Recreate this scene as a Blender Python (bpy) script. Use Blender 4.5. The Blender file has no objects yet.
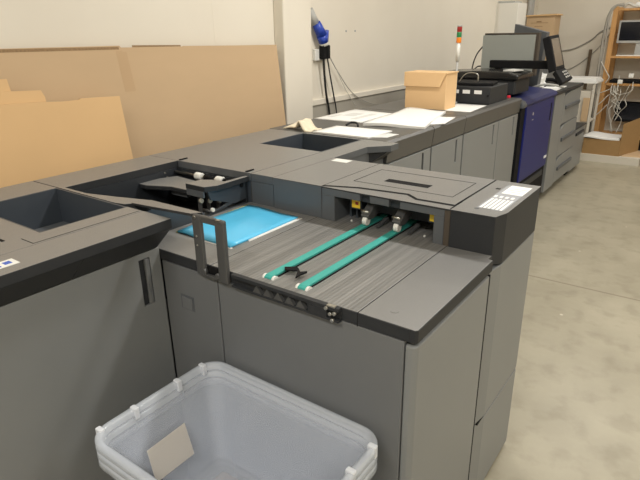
import bpy, bmesh, math, random
from mathutils import Vector, Matrix
random.seed(7)
S = bpy.context.scene
COL = S.collection
T = 1.04      # machine top height
TR = 0.928    # feed deck height

# ------------------------------------------------------------------ materials
def mat(name, col, rough=0.5, metal=0.0, spec=0.5, noise=0.0, nscale=20, bump=0.0, bscale=400, emit=None, estr=0, alpha=1.0, stretch=None):
    m = bpy.data.materials.new(name); m.use_nodes = True
    nt = m.node_tree; b = nt.nodes['Principled BSDF']
    b.inputs['Base Color'].default_value = (*col, 1); b.inputs['Roughness'].default_value = rough
    b.inputs['Metallic'].default_value = metal; b.inputs['Specular IOR Level'].default_value = spec
    b.inputs['Alpha'].default_value = alpha
    if emit: b.inputs['Emission Color'].default_value = (*emit, 1); b.inputs['Emission Strength'].default_value = estr
    tc = nt.nodes.new('ShaderNodeTexCoord')
    src = tc.outputs['Object']
    if stretch:
        mp = nt.nodes.new('ShaderNodeMapping'); mp.inputs['Scale'].default_value = stretch
        nt.links.new(src, mp.inputs['Vector']); src = mp.outputs['Vector']
    if noise:
        n = nt.nodes.new('ShaderNodeTexNoise'); n.inputs['Scale'].default_value = nscale; n.inputs['Detail'].default_value = 6
        nt.links.new(src, n.inputs['Vector'])
        mx = nt.nodes.new('ShaderNodeMix'); mx.data_type = 'RGBA'
        mx.inputs['A'].default_value = (*[c*(1-noise) for c in col], 1)
        mx.inputs['B'].default_value = (*[min(1, c*(1+noise)) for c in col], 1)
        nt.links.new(n.outputs['Fac'], mx.inputs['Factor']); nt.links.new(mx.outputs['Result'], b.inputs['Base Color'])
    if bump:
        n2 = nt.nodes.new('ShaderNodeTexNoise'); n2.inputs['Scale'].default_value = bscale
        nt.links.new(tc.outputs['Object'], n2.inputs['Vector'])
        bp = nt.nodes.new('ShaderNodeBump'); bp.inputs['Strength'].default_value = bump; bp.inputs['Distance'].default_value = 0.002
        nt.links.new(n2.outputs['Fac'], bp.inputs['Height']); nt.links.new(bp.outputs['Normal'], b.inputs['Normal'])
    return m

M_top   = mat('textured_grey_plastic', (0.185,0.183,0.178), 0.34, spec=0.9, noise=.06, nscale=30, bump=.25, bscale=900)
M_band  = mat('dark_grey_plastic', (0.030,0.032,0.035), 0.5, spec=.25, noise=.08)
M_panel = mat('mid_grey_painted_steel', (0.150,0.156,0.160), 0.40, noise=.04, nscale=8, bump=.1, bscale=900)
M_door  = mat('light_grey_painted_steel', (0.215,0.224,0.224), 0.40, noise=.04, nscale=6)
M_dark  = mat('black_blue_plastic', (0.022,0.026,0.032), 0.5)
M_liner = mat('slate_liner_plastic', (0.050,0.060,0.074), 0.45, noise=.05)
M_fascia= mat('slate_grey_plastic', (0.095,0.103,0.112), 0.45)
M_black = mat('black_rubber', (0.008,0.008,0.009), 0.7, spec=.15)
M_seam  = mat('seam_black', (0.02,0.02,0.02), 0.8, spec=.1)
M_brown = mat('grimy_seam', (0.07,0.055,0.04), 0.7)
M_metal = mat('brushed_metal', (0.55,0.54,0.5), 0.3, metal=1)
M_steel = mat('grey_steel_bracket', (0.085,0.086,0.086), 0.45, metal=.2)
M_white = mat('white_plastic', (0.78,0.78,0.74), 0.4)
M_cream = mat('cream_roller', (0.34,0.31,0.25), 0.4)
M_belt  = mat('teal_belt', (0.045,0.36,0.315), 0.55, noise=.08, nscale=60)
M_yellow= mat('yellow_sticker', (0.75,0.52,0.03), 0.4)
M_paper = mat('white_paper', (0.82,0.82,0.80), 0.7, noise=.03, nscale=3)
M_paper2= mat('pale_paper', (0.66,0.66,0.64), 0.7)
M_ink   = mat('grey_ink', (0.33,0.34,0.36), 0.7)
M_bluep = mat('blue_cover_sheet', (0.09,0.50,0.80), 0.30, noise=.12, nscale=5)
M_yelp  = mat('yellow_edge_paper', (0.72,0.75,0.22), 0.6)
M_blueink = mat('blue_ink', (0.05,0.12,0.5), 0.5)
M_card  = mat('brown_cardboard', (0.54,0.385,0.23), 0.75, noise=.05, nscale=3.5, stretch=(1,1,3))
M_card2 = mat('orange_cardboard', (0.68,0.45,0.225), 0.75, noise=.06, nscale=4)
M_card3 = mat('tan_box_cardboard', (0.78,0.52,0.27), 0.7, noise=.04, nscale=6)
M_cardE = mat('cardboard_edge', (0.28,0.18,0.09), 0.85, noise=.5, nscale=120)
M_tape  = mat('clear_tape', (0.50,0.345,0.20), 0.3)
M_wood  = mat('pine_wood', (0.52,0.28,0.10), 0.6, noise=.25, nscale=6, stretch=(8,8,1))
M_blue  = mat('navy_painted_door', (0.011,0.016,0.13), 0.45, spec=.3)
M_bluet = mat('navy_top_cover', (0.022,0.028,0.12), 0.45, spec=.3)
M_screen= mat('monitor_glass', (0.006,0.007,0.012), 0.15)
M_lcd   = mat('unlit_lcd', (0.16,0.13,0.10), 0.25)
M_silver= mat('silver_plastic', (0.42,0.42,0.40), 0.4)
M_pgrey = mat('pale_grey_panel', (0.34,0.36,0.335), 0.45)
M_cable = mat('grey_cable', (0.35,0.33,0.29), 0.5)
M_wcable= mat('white_cable', (0.62,0.60,0.54), 0.5)
M_bcable= mat('black_cable', (0.012,0.012,0.012), 0.5)
M_bplug = mat('blue_plug', (0.02,0.06,0.42), 0.35)
M_cloth = mat('cream_cloth', (0.74,0.66,0.50), 0.9, noise=.15, nscale=60, bump=.5, bscale=300)
M_red   = mat('red_lens', (0.30,0.015,0.012), 0.3)
M_green = mat('green_lens', (0.02,0.22,0.07), 0.3)
M_amber = mat('amber_lens', (0.85,0.25,0.02), 0.3)
M_redl  = mat('red_button', (0.8,0.03,0.06), 0.3)
M_ceil  = mat('ceiling_paint', (0.75,0.73,0.68), 0.8)
M_pallet= mat('white_pallet_board', (0.62,0.58,0.50), 0.7)

def bin_material():
    m = mat('frosted_clear_plastic', (0.76,0.81,0.90), 0.18, alpha=0.27, noise=.03)
    return m
M_bin = bin_material()
M_ribp = mat('frosted_rib_plastic', (0.85,0.88,0.93), 0.2, alpha=0.75)
M_binrim = mat('frosted_rim_plastic', (0.80,0.85,0.92), 0.15, alpha=0.40)

def wall_material(name, base, dirt):
    m = bpy.data.materials.new(name); m.use_nodes = True; nt = m.node_tree; b = nt.nodes['Principled BSDF']
    b.inputs['Roughness'].default_value = 0.75
    tc = nt.nodes.new('ShaderNodeTexCoord'); n = nt.nodes.new('ShaderNodeTexNoise'); n.inputs['Scale'].default_value = 1.3; n.inputs['Detail'].default_value = 8
    nt.links.new(tc.outputs['Object'], n.inputs['Vector'])
    r = nt.nodes.new('ShaderNodeValToRGB'); r.color_ramp.elements[0].position=.3; r.color_ramp.elements[0].color=(*dirt,1)
    r.color_ramp.elements[1].position=.6; r.color_ramp.elements[1].color=(*base,1)
    nt.links.new(n.outputs['Fac'], r.inputs['Fac'])
    v = nt.nodes.new('ShaderNodeTexVoronoi'); v.inputs['Scale'].default_value = 2.2
    nt.links.new(tc.outputs['Object'], v.inputs['Vector'])
    r2 = nt.nodes.new('ShaderNodeValToRGB'); r2.color_ramp.elements[0].position=.012; r2.color_ramp.elements[0].color=(.45,.42,.38,1)
    r2.color_ramp.elements[1].position=.02; r2.color_ramp.elements[1].color=(1,1,1,1)
    nt.links.new(v.outputs['Distance'], r2.inputs['Fac'])
    mx = nt.nodes.new('ShaderNodeMix'); mx.data_type='RGBA'; mx.blend_type='MULTIPLY'; mx.inputs['Factor'].default_value=1
    nt.links.new(r.outputs['Color'], mx.inputs['A']); nt.links.new(r2.outputs['Color'], mx.inputs['B'])
    nt.links.new(mx.outputs['Result'], b.inputs['Base Color'])
    return m
M_wall = wall_material('cream_painted_wall', (0.77,0.72,0.62), (0.73,0.675,0.575))
M_dado = wall_material('bare_concrete', (0.42,0.39,0.33), (0.30,0.275,0.23))

def floor_material():
    m = bpy.data.materials.new('sealed_concrete_floor'); m.use_nodes = True; nt = m.node_tree; b = nt.nodes['Principled BSDF']
    L = nt.links.new; N = nt.nodes.new
    tc = N('ShaderNodeTexCoord')
    n = N('ShaderNodeTexNoise'); n.inputs['Scale'].default_value=2.2; n.inputs['Detail'].default_value=10; n.inputs['Roughness'].default_value=.6
    L(tc.outputs['Object'], n.inputs['Vector'])
    r = N('ShaderNodeValToRGB'); r.color_ramp.elements[0].position=.32; r.color_ramp.elements[0].color=(.315,.285,.21,1)
    r.color_ramp.elements[1].position=.66; r.color_ramp.elements[1].color=(.40,.365,.275,1)
    L(n.outputs['Fac'], r.inputs['Fac'])
    n2 = N('ShaderNodeTexNoise'); n2.inputs['Scale'].default_value=9; n2.inputs['Detail'].default_value=8
    L(tc.outputs['Object'], n2.inputs['Vector'])
    r2 = N('ShaderNodeValToRGB'); r2.color_ramp.elements[0].position=.33; r2.color_ramp.elements[0].color=(.80,.79,.77,1)
    r2.color_ramp.elements[1].position=.50; r2.color_ramp.elements[1].color=(1,1,1,1)
    L(n2.outputs['Fac'], r2.inputs['Fac'])
    mx = N('ShaderNodeMix'); mx.data_type='RGBA'; mx.blend_type='MULTIPLY'; mx.inputs['Factor'].default_value=.75
    L(r.outputs['Color'], mx.inputs['A']); L(r2.outputs['Color'], mx.inputs['B'])
    # pale flecks
    v = N('ShaderNodeTexVoronoi'); v.inputs['Scale'].default_value=3.1; L(tc.outputs['Object'], v.inputs['Vector'])
    r3 = N('ShaderNodeValToRGB'); r3.color_ramp.elements[0].position=.02; r3.color_ramp.elements[0].color=(1,1,1,1)
    r3.color_ramp.elements[1].position=.035; r3.color_ramp.elements[1].color=(0,0,0,1)
    L(v.outputs['Distance'], r3.inputs['Fac'])
    m2 = N('ShaderNodeMix'); m2.data_type='RGBA'; L(r3.outputs['Color'], m2.inputs['Factor'])
    L(mx.outputs['Result'], m2.inputs['A']); m2.inputs['B'].default_value=(.60,.56,.45,1)
    # expansion joint at y = 3.42
    sp = N('ShaderNodeSeparateXYZ'); L(tc.outputs['Object'], sp.inputs[0])
    s1 = N('ShaderNodeMath'); s1.operation='SUBTRACT'; s1.inputs[1].default_value=3.42; L(sp.outputs['Y'], s1.inputs[0])
    a1 = N('ShaderNodeMath'); a1.operation='ABSOLUTE'; L(s1.outputs[0], a1.inputs[0])
    l1 = N('ShaderNodeMath'); l1.operation='LESS_THAN'; l1.inputs[1].default_value=.008; L(a1.outputs[0], l1.inputs[0])
    k = N('ShaderNodeMath'); k.operation='MULTIPLY'; k.inputs[1].default_value=.6; L(l1.outputs[0], k.inputs[0])
    m3 = N('ShaderNodeMix'); m3.data_type='RGBA'; L(k.outputs[0], m3.inputs['Factor'])
    L(m2.outputs['Result'], m3.inputs['A']); m3.inputs['B'].default_value=(.16,.13,.09,1)
    L(m3.outputs['Result'], b.inputs['Base Color'])
    b.inputs['Roughness'].default_value=.38; b.inputs['Specular IOR Level'].default_value=.5
    bp = N('ShaderNodeBump'); bp.inputs['Strength'].default_value=.12; bp.inputs['Distance'].default_value=.01
    L(n2.outputs['Fac'], bp.inputs['Height']); L(bp.outputs['Normal'], b.inputs['Normal'])
    return m
M_floor = floor_material()

def ridged_material():
    m = bpy.data.materials.new('ridged_deck_plastic'); m.use_nodes = True; nt = m.node_tree; b = nt.nodes['Principled BSDF']
    L = nt.links.new; N = nt.nodes.new
    b.inputs['Roughness'].default_value=.42; b.inputs['Specular IOR Level'].default_value=.6
    tc = N('ShaderNodeTexCoord'); mp = N('ShaderNodeMapping'); mp.inputs['Scale'].default_value=(55,1.2,1)
    L(tc.outputs['Object'], mp.inputs['Vector'])
    n = N('ShaderNodeTexNoise'); n.inputs['Scale'].default_value=1.0; n.inputs['Detail'].default_value=3
    L(mp.outputs['Vector'], n.inputs['Vector'])
    r = N('ShaderNodeValToRGB'); r.color_ramp.elements[0].position=.35; r.color_ramp.elements[0].color=(.145,.143,.136,1)
    r.color_ramp.elements[1].position=.72; r.color_ramp.elements[1].color=(.235,.23,.22,1)
    L(n.outputs['Fac'], r.inputs['Fac']); L(r.outputs['Color'], b.inputs['Base Color'])
    w = N('ShaderNodeTexWave'); w.bands_direction='X'; w.inputs['Scale'].default_value=28; L(tc.outputs['Object'], w.inputs['Vector'])
    bp = N('ShaderNodeBump'); bp.inputs['Strength'].default_value=.35; bp.inputs['Distance'].default_value=.002
    L(w.outputs['Fac'], bp.inputs['Height']); L(bp.outputs['Normal'], b.inputs['Normal'])
    return m
M_ridge = ridged_material()

# ------------------------------------------------------------------ mesh helpers
def NB(): return bmesh.new()
def box(bm, x0,x1,y0,y1,z0,z1, rot=None, piv=None):
    vs = [bm.verts.new((x,y,z)) for z in (z0,z1) for y in (y0,y1) for x in (x0,x1)]
    for f in ((0,2,3,1),(4,5,7,6),(0,1,5,4),(2,6,7,3),(0,4,6,2),(1,3,7,5)): bm.faces.new([vs[i] for i in f])
    if rot is not None: bmesh.ops.rotate(bm, verts=vs, cent=piv or vs[0].co, matrix=rot)
    return vs
def prism(bm, pts, lo, hi, axis='z'):
    """polygon pts extruded along axis from lo to hi. axis z: (x,y); x: (y,z); y: (x,z)"""
    def P(p, t):
        return (p[0],p[1],t) if axis=='z' else ((t,p[0],p[1]) if axis=='x' else (p[0],t,p[1]))
    a = [bm.verts.new(P(p,lo)) for p in pts]; b = [bm.verts.new(P(p,hi)) for p in pts]
    n = len(pts); fs = [bm.faces.new(a), bm.faces.new(b)]
    for i in range(n): fs.append(bm.faces.new((a[i],a[(i+1)%n],b[(i+1)%n],b[i])))
    bmesh.ops.recalc_face_normals(bm, faces=fs)
    return a+b
def cells(bm, xs, ys, empty, z0, z1):
    """slab on a grid with some cells left open"""
    V = {}
    def v(i,j,k):
        if (i,j,k) not in V: V[(i,j,k)] = bm.verts.new((xs[i],ys[j],(z0,z1)[k]))
        return V[(i,j,k)]
    full = {(i,j) for i in range(len(xs)-1) for j in range(len(ys)-1)} - set(empty)
    for i,j in full:
        bm.faces.new((v(i,j,1),v(i+1,j,1),v(i+1,j+1,1),v(i,j+1,1)))
        bm.faces.new((v(i,j,0),v(i,j+1,0),v(i+1,j+1,0),v(i+1,j,0)))
        if (i-1,j) not in full: bm.faces.new((v(i,j,0),v(i,j,1),v(i,j+1,1),v(i,j+1,0)))
        if (i+1,j) not in full: bm.faces.new((v(i+1,j,0),v(i+1,j+1,0),v(i+1,j+1,1),v(i+1,j,1)))
        if (i,j-1) not in full: bm.faces.new((v(i,j,0),v(i+1,j,0),v(i+1,j,1),v(i,j,1)))
        if (i,j+1) not in full: bm.faces.new((v(i,j+1,0),v(i,j+1,1),v(i+1,j+1,1),v(i+1,j+1,0)))
def tub(bm, x0,x1,y0,y1,z0,z1,t=.006):
    """open-topped liner: four walls and a floor"""
    box(bm,x0,x0+t,y0,y1,z0,z1); box(bm,x1-t,x1,y0,y1,z0,z1)
    box(bm,x0+t,x1-t,y0,y0+t,z0,z1); box(bm,x0+t,x1-t,y1-t,y1,z0,z1)
    box(bm,x0+t,x1-t,y0+t,y1-t,z0,z0+t)
def cyl(bm, a, b, r, n=16, r2=None):
    a=Vector(a); b=Vector(b); d=b-a; q=d.to_track_quat('Z','Y')
    r2 = r if r2 is None else r2
    A=[bm.verts.new(a+q@Vector((r*math.cos(2*math.pi*i/n),r*math.sin(2*math.pi*i/n),0))) for i in range(n)]
    B=[bm.verts.new(b+q@Vector((r2*math.cos(2*math.pi*i/n),r2*math.sin(2*math.pi*i/n),0))) for i in range(n)]
    fs=[bm.faces.new(A[::-1]),bm.faces.new(B)]
    for i in range(n):
        f=bm.faces.new((A[i],A[(i+1)%n],B[(i+1)%n],B[i])); f.smooth=True
def tube(bm, pts, r, n=8):
    """smooth tube through points (Catmull-Rom)"""
    P=[Vector(p) for p in pts]; Q=[]
    if len(P)>2:
        E=[P[0]*2-P[1]]+P+[P[-1]*2-P[-2]]
        for i in range(1,len(E)-2):
            for k in range(6):
                t=k/6; p0,p1,p2,p3=E[i-1],E[i],E[i+1],E[i+2]
                Q.append(.5*((2*p1)+(p2-p0)*t+(2*p0-5*p1+4*p2-p3)*t*t+(3*p1-p0-3*p2+p3)*t**3))
        Q.append(P[-1])
    else: Q=P
    prev=None; rings=[]
    up=Vector((.13,.31,.94))
    for i,p in enumerate(Q):
        d=(Q[min(i+1,len(Q)-1)]-Q[max(i-1,0)]).normalized()
        s=d.cross(up)
        if s.length<1e-3: s=d.cross(Vector((1,0,0)))
        s.normalize(); u=s.cross(d)
        rings.append([bm.verts.new(p+r*(s*math.cos(2*math.pi*k/n)+u*math.sin(2*math.pi*k/n))) for k in range(n)])
    for a,b in zip(rings,rings[1:]):
        for k in range(n):
            f=bm.faces.new((a[k],a[(k+1)%n],b[(k+1)%n],b[k])); f.smooth=True
    bm.faces.new(rings[0][::-1]); bm.faces.new(rings[-1])

ORG = {}
def link(name, bm, m, parent=None, bev=0, loc=None, smooth=False, label=None, subs=0, side=None):
    o0 = ORG[parent.name] if parent else Vector(loc or (0,0,0))
    me = bpy.data.meshes.new(name)
    bmesh.ops.recalc_face_normals(bm, faces=bm.faces[:])
    bmesh.ops.translate(bm, verts=bm.verts[:], vec=-o0)
    if smooth:
        for f in bm.faces: f.smooth=True
    if m is M_top or m is M_ridge:
        m=[m,side or M_band]
        for f in bm.faces: f.material_index = 0 if abs(f.normal.z)>.5 else 1
    bm.to_mesh(me); bm.free()
    for mm in (m if isinstance(m,(list,tuple)) else [m]): me.materials.append(mm)
    o = bpy.data.objects.new(name, me); COL.objects.link(o)
    if parent: o.parent = parent
    else: o.location = o0
    ORG[o.name] = o0
    if bev:
        md=o.modifiers.new('bevel','BEVEL'); md.width=bev; md.segments=2; md.limit_method='ANGLE'; md.angle_limit=math.radians(35)
    if subs:
        md=o.modifiers.new('sub','SUBSURF'); md.levels=subs; md.render_levels=subs
    if label: o['label']=label
    return o
def thing(name, label, cat, loc, group=None):
    o = bpy.data.objects.new(name, None); COL.objects.link(o); o.location=loc; o.empty_display_size=.1
    ORG[o.name]=Vector(loc); o['label']=label; o['category']=cat
    if group: o['group']=group
    return o
def tag(o, label, cat, group=None):
    o['label']=label; o['category']=cat
    if group: o['group']=group
    return o
def struct(name, bm, m, bev=0):
    o=link(name,bm,m,bev=bev); o['kind']='structure'; return o
def bx(name, m, parent, *d, bev=0, label=None, **k):
    bm=NB(); box(bm,*d); return link(name,bm,m,parent,bev=bev,label=label,**k)

# ------------------------------------------------------------------ camera
cam = bpy.data.cameras.new('camera'); co = bpy.data.objects.new('camera', cam); COL.objects.link(co)
Rm = Matrix(((0.8087077,-0.19890967,0.55355831),(0.58800394,0.29832836,-0.75183213),(-0.01559546,0.9335069,0.35822012)))
co.matrix_world = Matrix.Translation((0,0,1.515)) @ Rm.to_4x4()
cam.sensor_width=36; cam.lens=36*539.93/640; cam.clip_start=.02
S.camera = co

# ------------------------------------------------------------------ room
WX=-2.35; FY=8.4; EX=3.6; NY=-3.2; CZ=3.4
bm=NB(); box(bm,WX-.2,EX+.2,NY-.2,FY+.2,-.1,0); struct('floor',bm,M_floor)
bm=NB(); box(bm,WX-.2,WX,NY-.2,FY+.2,0,CZ); struct('wall_left',bm,M_wall)
bm=NB(); box(bm,WX,EX,FY,FY+.2,0,CZ); struct('wall_far',bm,M_wall)
bm=NB(); box(bm,EX,EX+.2,NY-.2,FY+.2,0,CZ); struct('wall_right',bm,M_wall)
bm=NB(); box(bm,WX,EX,NY-.2,NY,0,CZ); struct('wall_near',bm,M_wall)
bm=NB(); box(bm,WX-.2,EX+.2,NY-.2,FY+.2,CZ,CZ+.1); struct('ceiling',bm,M_ceil)
bm=NB(); box(bm,WX,-2.27,2.745,3.03,0,CZ); struct('trim_1',bm,M_wall,bev=.008)          # painted pilaster
bm=NB(); box(bm,WX,-2.335,3.03,FY,0,1.035); struct('baseboard_left',bm,M_dado)
bm=NB(); box(bm,WX,-2.325,3.03,FY,1.035,1.075); struct('trim_2',bm,M_wall,bev=.004)
bm=NB()                                                                               # thin vertical joint in the wall paint
box(bm,WX,WX+.0008,2.238,2.241,1.3,CZ); struct('trim_3',bm,M_wall)

# ------------------------------------------------------------------ ceiling lights
def light_fixture(x,y,sx,sy,power):
    t=thing('ceiling_light','white twin-tube fluorescent ceiling fixture, one of the rows lighting the print shop','ceiling light',(x,y,CZ),'fluorescent ceiling fixtures')
    bx('housing',M_white,t,x-sx/2,x+sx/2,y-sy/2,y+sy/2,CZ-.06,CZ)
    bm=NB(); box(bm,x-sx/2+.02,x+sx/2-.02,y-sy/2+.02,y+sy/2-.02,CZ-.075,CZ-.06)
    link('diffuser',bm,M_lamp,t)
    l=bpy.data.lights.new('tube_light','AREA'); l.shape='RECTANGLE'; l.size=sx; l.size_y=sy; l.energy=power; l.color=(1,.972,.925)
    o=bpy.data.objects.new('tube_light',l); COL.objects.link(o); o.location=(0,0,-.09); o.parent=t
M_lamp = mat('lit_diffuser',(.9,.9,.85),.5,emit=(1,.94,.82),estr=3)
for x in (-.6,1.7):
    for y,p in ((-1.2,52),(2.55,50),(6.1,38)):
        light_fixture(x,y,1.4,.22,p)

# ------------------------------------------------------------------ cardboard behind machines
def leaning(poly, xb, zb, xt, zt, th, name, m, parent=None, loc=None, bev=0):
    """poly of (y,z) put on a plane leaning from (xb,zb) to (xt,zt), thickness th towards the room"""
    bm=NB(); k=(xt-xb)/(zt-zb)
    A=[bm.verts.new((xb+(z-zb)*k,y,z)) for y,z in poly]; B=[bm.verts.new((xb+(z-zb)*k+th,y,z)) for y,z in poly]
    n=len(poly); bm.faces.new(A); bm.faces.new(B[::-1])
    for i in range(n): bm.faces.new((A[i],A[(i+1)%n],B[(i+1)%n],B[i]))
    return link(name,bm,m,parent,loc=loc,bev=bev)
t=thing('cardboard_sheet','long flattened brown carton leaning along the left wall behind the grey machines','cardboard',(-2.14,1.2,0))
leaning([(-.8,0),(2.70,0),(2.70,1.449),(1.97,1.463),(1.96,1.458),(1.60,1.464),(1.59,1.474),(1.0,1.477),(-.8,1.49)],-2.145,0,-2.305,1.45,.009,'board',M_card,t)
leaning([(1.60,1.447),(2.695,1.436),(2.70,1.451),(1.60,1.466)],-2.1362,0,-2.2962,1.45,.0008,'folded_edge',M_card,t)
for y0,y1,z0 in ((1.575,1.632,1.27),):
    leaning([(y0,z0),(y1,z0),(y1-.01,1.452),(y0-.01,1.452)],-2.1362,0,-2.2962,1.45,.0005,'tape_strip',M_tape,t)
leaning([(-.8,1.476),(1.0,1.463),(1.585,1.458),(1.585,1.470),(1.0,1.475),(-.8,1.488)],-2.1362,0,-2.2962,1.45,.0008,'folded_edge',M_cardE,t)
leaning([(1.66,1.458),(1.95,1.452),(1.95,1.468),(1.66,1.474)],-2.139,0,-2.299,1.45,.002,'folded_edge',M_cardE,t)
t=thing('flattened_box','smaller orange-brown flattened box with torn flaps, leaning in front of the long brown sheet','cardboard',(-2.07,1.0,0))
leaning([(-.6,0),(1.49,0),(1.485,1.264),(1.297,1.272),(1.29,1.267),(1.22,1.267),(1.12,1.275),(.9,1.283),(-.6,1.32)],-2.05,0,-2.205,1.27,.008,'board',M_card2,t)
leaning([(.2,1.22),(1.155,1.24),(1.155,1.292),(1.145,1.318),(.9,1.33),(.2,1.345)],-2.063,0,-2.213,1.25,.005,'flap',M_card2,t)
leaning([(.1,1.22),(1.04,1.25),(1.03,1.369),(.1,1.378)],-2.072,0,-2.222,1.25,.005,'flap',M_card2,t)

# ------------------------------------------------------------------ near-left hopper unit (N)
N = thing('finishing_unit','dark-topped grey machine unit with a deep open hopper, nearest at the left edge','machine',(-1.6,.3,0))
NY0=-.45; NY1=.903
bm=NB(); cells(bm,[-1.93,-1.765,-1.375,-1.30],[NY0,.635,NY1],[(1,1)],T-.028,T); 
prism(bm,[(NY0,T-.028),(NY1,T-.028),(NY1,T),(NY0,T)],-1.30,-1.177,'x')
link('top_cover',bm,M_top,N,bev=.0015)
bm=NB(); prism(bm,[(-1.93,T-.028),(-1.178,T-.028),(-1.255,.937),(-1.93,.937)],NY0,.633,'y')
prism(bm,[(-1.374,T-.028),(-1.178,T-.028),(-1.255,.937),(-1.374,.937)],.633,NY1-.002,'y')
prism(bm,[(-1.93,T-.028),(-1.768,T-.028),(-1.768,.937),(-1.93,.937)],.633,NY1-.002,'y')
link('under_lip',bm,M_band,N,bev=.002)
bm=NB(); tub(bm,-1.767,-1.374,.634,NY1,.915,T-.001); link('hopper_liner',bm,M_liner,N)
bx('hopper_plate',M_fascia,N,-1.75,-1.39,.645,.895,.9215,.926,bev=.002)
bx('body',M_panel,N,-1.92,-1.268,NY0,NY1-.003,.03,.836)
bx('side_panel',M_panel,N,-1.30,-1.266,NY0,NY1-.003,.836,.937)
bm=NB(); cells(bm,[-1.0,0,1],[0,1],[],0,1); bm.free()
# front door facing the aisle with a vertical recessed handle
d=None
bm=NB()
def plate_x(bm,x0,x1,ys,zs,empty):
    """slab in the y-z plane"""
    b2=NB(); cells(b2,ys,zs,empty,x0,x1)
    for v in b2.verts: v.co=(v.co.z,v.co.x,v.co.y)
    me=bpy.data.meshes.new('tmp'); b2.to_mesh(me); b2.free(); bm.from_mesh(me); bpy.data.meshes.remove(me)
plate_x(bm,-1.268,-1.258,[NY0,.835,.872,.9095],[.08,.77,.915,.934],[(1,1)])
door=link('front_door',bm,M_door,N,bev=.002)
bx('handle_recess',M_band,door,-1.267,-1.264,.836,.871,.771,.914)
bx('door_handle',M_panel,door,-1.264,-1.255,.853,.868,.771,.914,bev=.003)
bx('plinth',M_band,N,-1.90,-1.285,NY0+.02,NY1-.02,0,.03)
for k in range(3):
    pass
bm=NB(); 
for k in range(4): box(bm,-1.62,-1.388,.545-.018*k,.553-.018*k,T,T+.0008)
link('vent_slots',bm,M_black,N)
bm=NB(); box(bm,-1.368,-1.309,.583,.585,T,T+.0006); box(bm,-1.311,-1.309,.585,.895,T,T+.0006); link('cover_seam',bm,M_seam,N)
bm=NB(); box(bm,-1.256,-1.216,.425,.505,T,T+.0008); st=link('sticker',bm,M_white,N)
bm=NB(); box(bm,-1.245,-1.228,.478,.494,T+.0008,T+.0014); box(bm,-1.24,-1.223,.462,.468,T+.0008,T+.0014); link('printed_mark',bm,M_blueink,st)

# ------------------------------------------------------------------ open bay unit (M)
B = thing('bay_unit','grey machine unit with a deep open bay of rollers, left of the blue sheets','machine',(-1.65,1.15,0))
BY0=.906; BY1=1.405
bm=NB()
cells(bm,[-1.93,-1.745,-1.365],[BY0,.920,BY1],[(1,0),(1,1)],T-.028,T)
prism(bm,[(-1.745,BY0),(-1.445,BY0),(-1.405,.914),(-1.366,.968),(-1.370,.986),(-1.502,.948),(-1.615,.920),(-1.745,.920)],T-.028,T,'z')
link('top_cover',bm,M_top,B,bev=.001)
# stepped notch seen on the hopper side of the divider
bx('divider_step',M_top,B,-1.56,-1.47,BY0-.001,BY0+.001,1.018,1.03)
bm=NB(); t_=.008
box(bm,-1.749,-1.741,BY0,BY1,.70,T-.028); box(bm,-1.741,-1.365,BY1-.008,BY1,.70,T-.028)
box(bm,-1.741,-1.365,BY0,BY1-.008,.70,.708); box(bm,-1.741,-1.365,BY0,BY0+.008,.70,T-.028)
link('bay_liner',bm,M_dark,B)
bm=NB(); prism(bm,[(BY0,.70),(BY1,.70),(BY1,.927),(1.19,.927),(1.19,.944),(1.115,.961),(.975,1.029),(.975,T-.029),(BY0,T-.029)],-1.383,-1.365,'x')
link('bay_side_wall',bm,M_liner,B,bev=.001)
bm=NB(); q=[Vector(p) for p in ((-1.372,.985,1.041),(-1.064,.919,1.0735),(-1.083,.895,1.0735),(-1.398,.932,1.041))]
A_=[bm.verts.new(p) for p in q]; B_=[bm.verts.new(p-Vector((0,0,.008))) for p in q]
bm.faces.new(A_); bm.faces.new(B_[::-1])
for i in range(4): bm.faces.new((A_[i],B_[i],B_[(i+1)%4],A_[(i+1)%4]))
link('guide_bar',bm,M_top,B,bev=.001)
bx('body',M_panel,B,-1.92,-1.37,BY0,BY1-.002,.03,.699)
bx('back_body',M_panel,B,-1.92,-1.75,BY0,BY1-.002,.70,T-.029)
bx('plinth',M_band,B,-1.90,-1.39,BY0+.02,BY1-.02,0,.03)
# feed arm
bm=NB(); prism(bm,[(-1.740,1.205),(-1.70,1.205),(-1.60,1.245),(-1.475,1.245),(-1.50,1.345),(-1.71,1.366),(-1.740,1.30)],.972,.990,'z')
arm=link('feed_arm',bm,M_top,B,bev=.004)
bm=NB(); prism(bm,[(-1.63,1.265),(-1.54,1.265),(-1.55,1.33),(-1.62,1.33)],.95,.971,'z'); link('arm_bracket',bm,M_fascia,arm,bev=.002)
# roller shaft
bm=NB(); cyl(bm,(-1.74,1.382,1.0),(-1.40,1.382,1.0),.006); sh=link('roller_shaft',bm,M_metal,B)
for x in (-1.597,-1.482):
    bm=NB(); cyl(bm,(x-.018,1.382,1.0),(x+.018,1.382,1.0),.0145,20); link('roller',bm,M_white,sh,bev=.003)
for a,b in ((-1.565,-1.51),(-1.46,-1.42)):
    bm=NB(); cyl(bm,(a,1.382,1.0),(b,1.382,1.0),.011); link('coupling',bm,M_black,sh)
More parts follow.
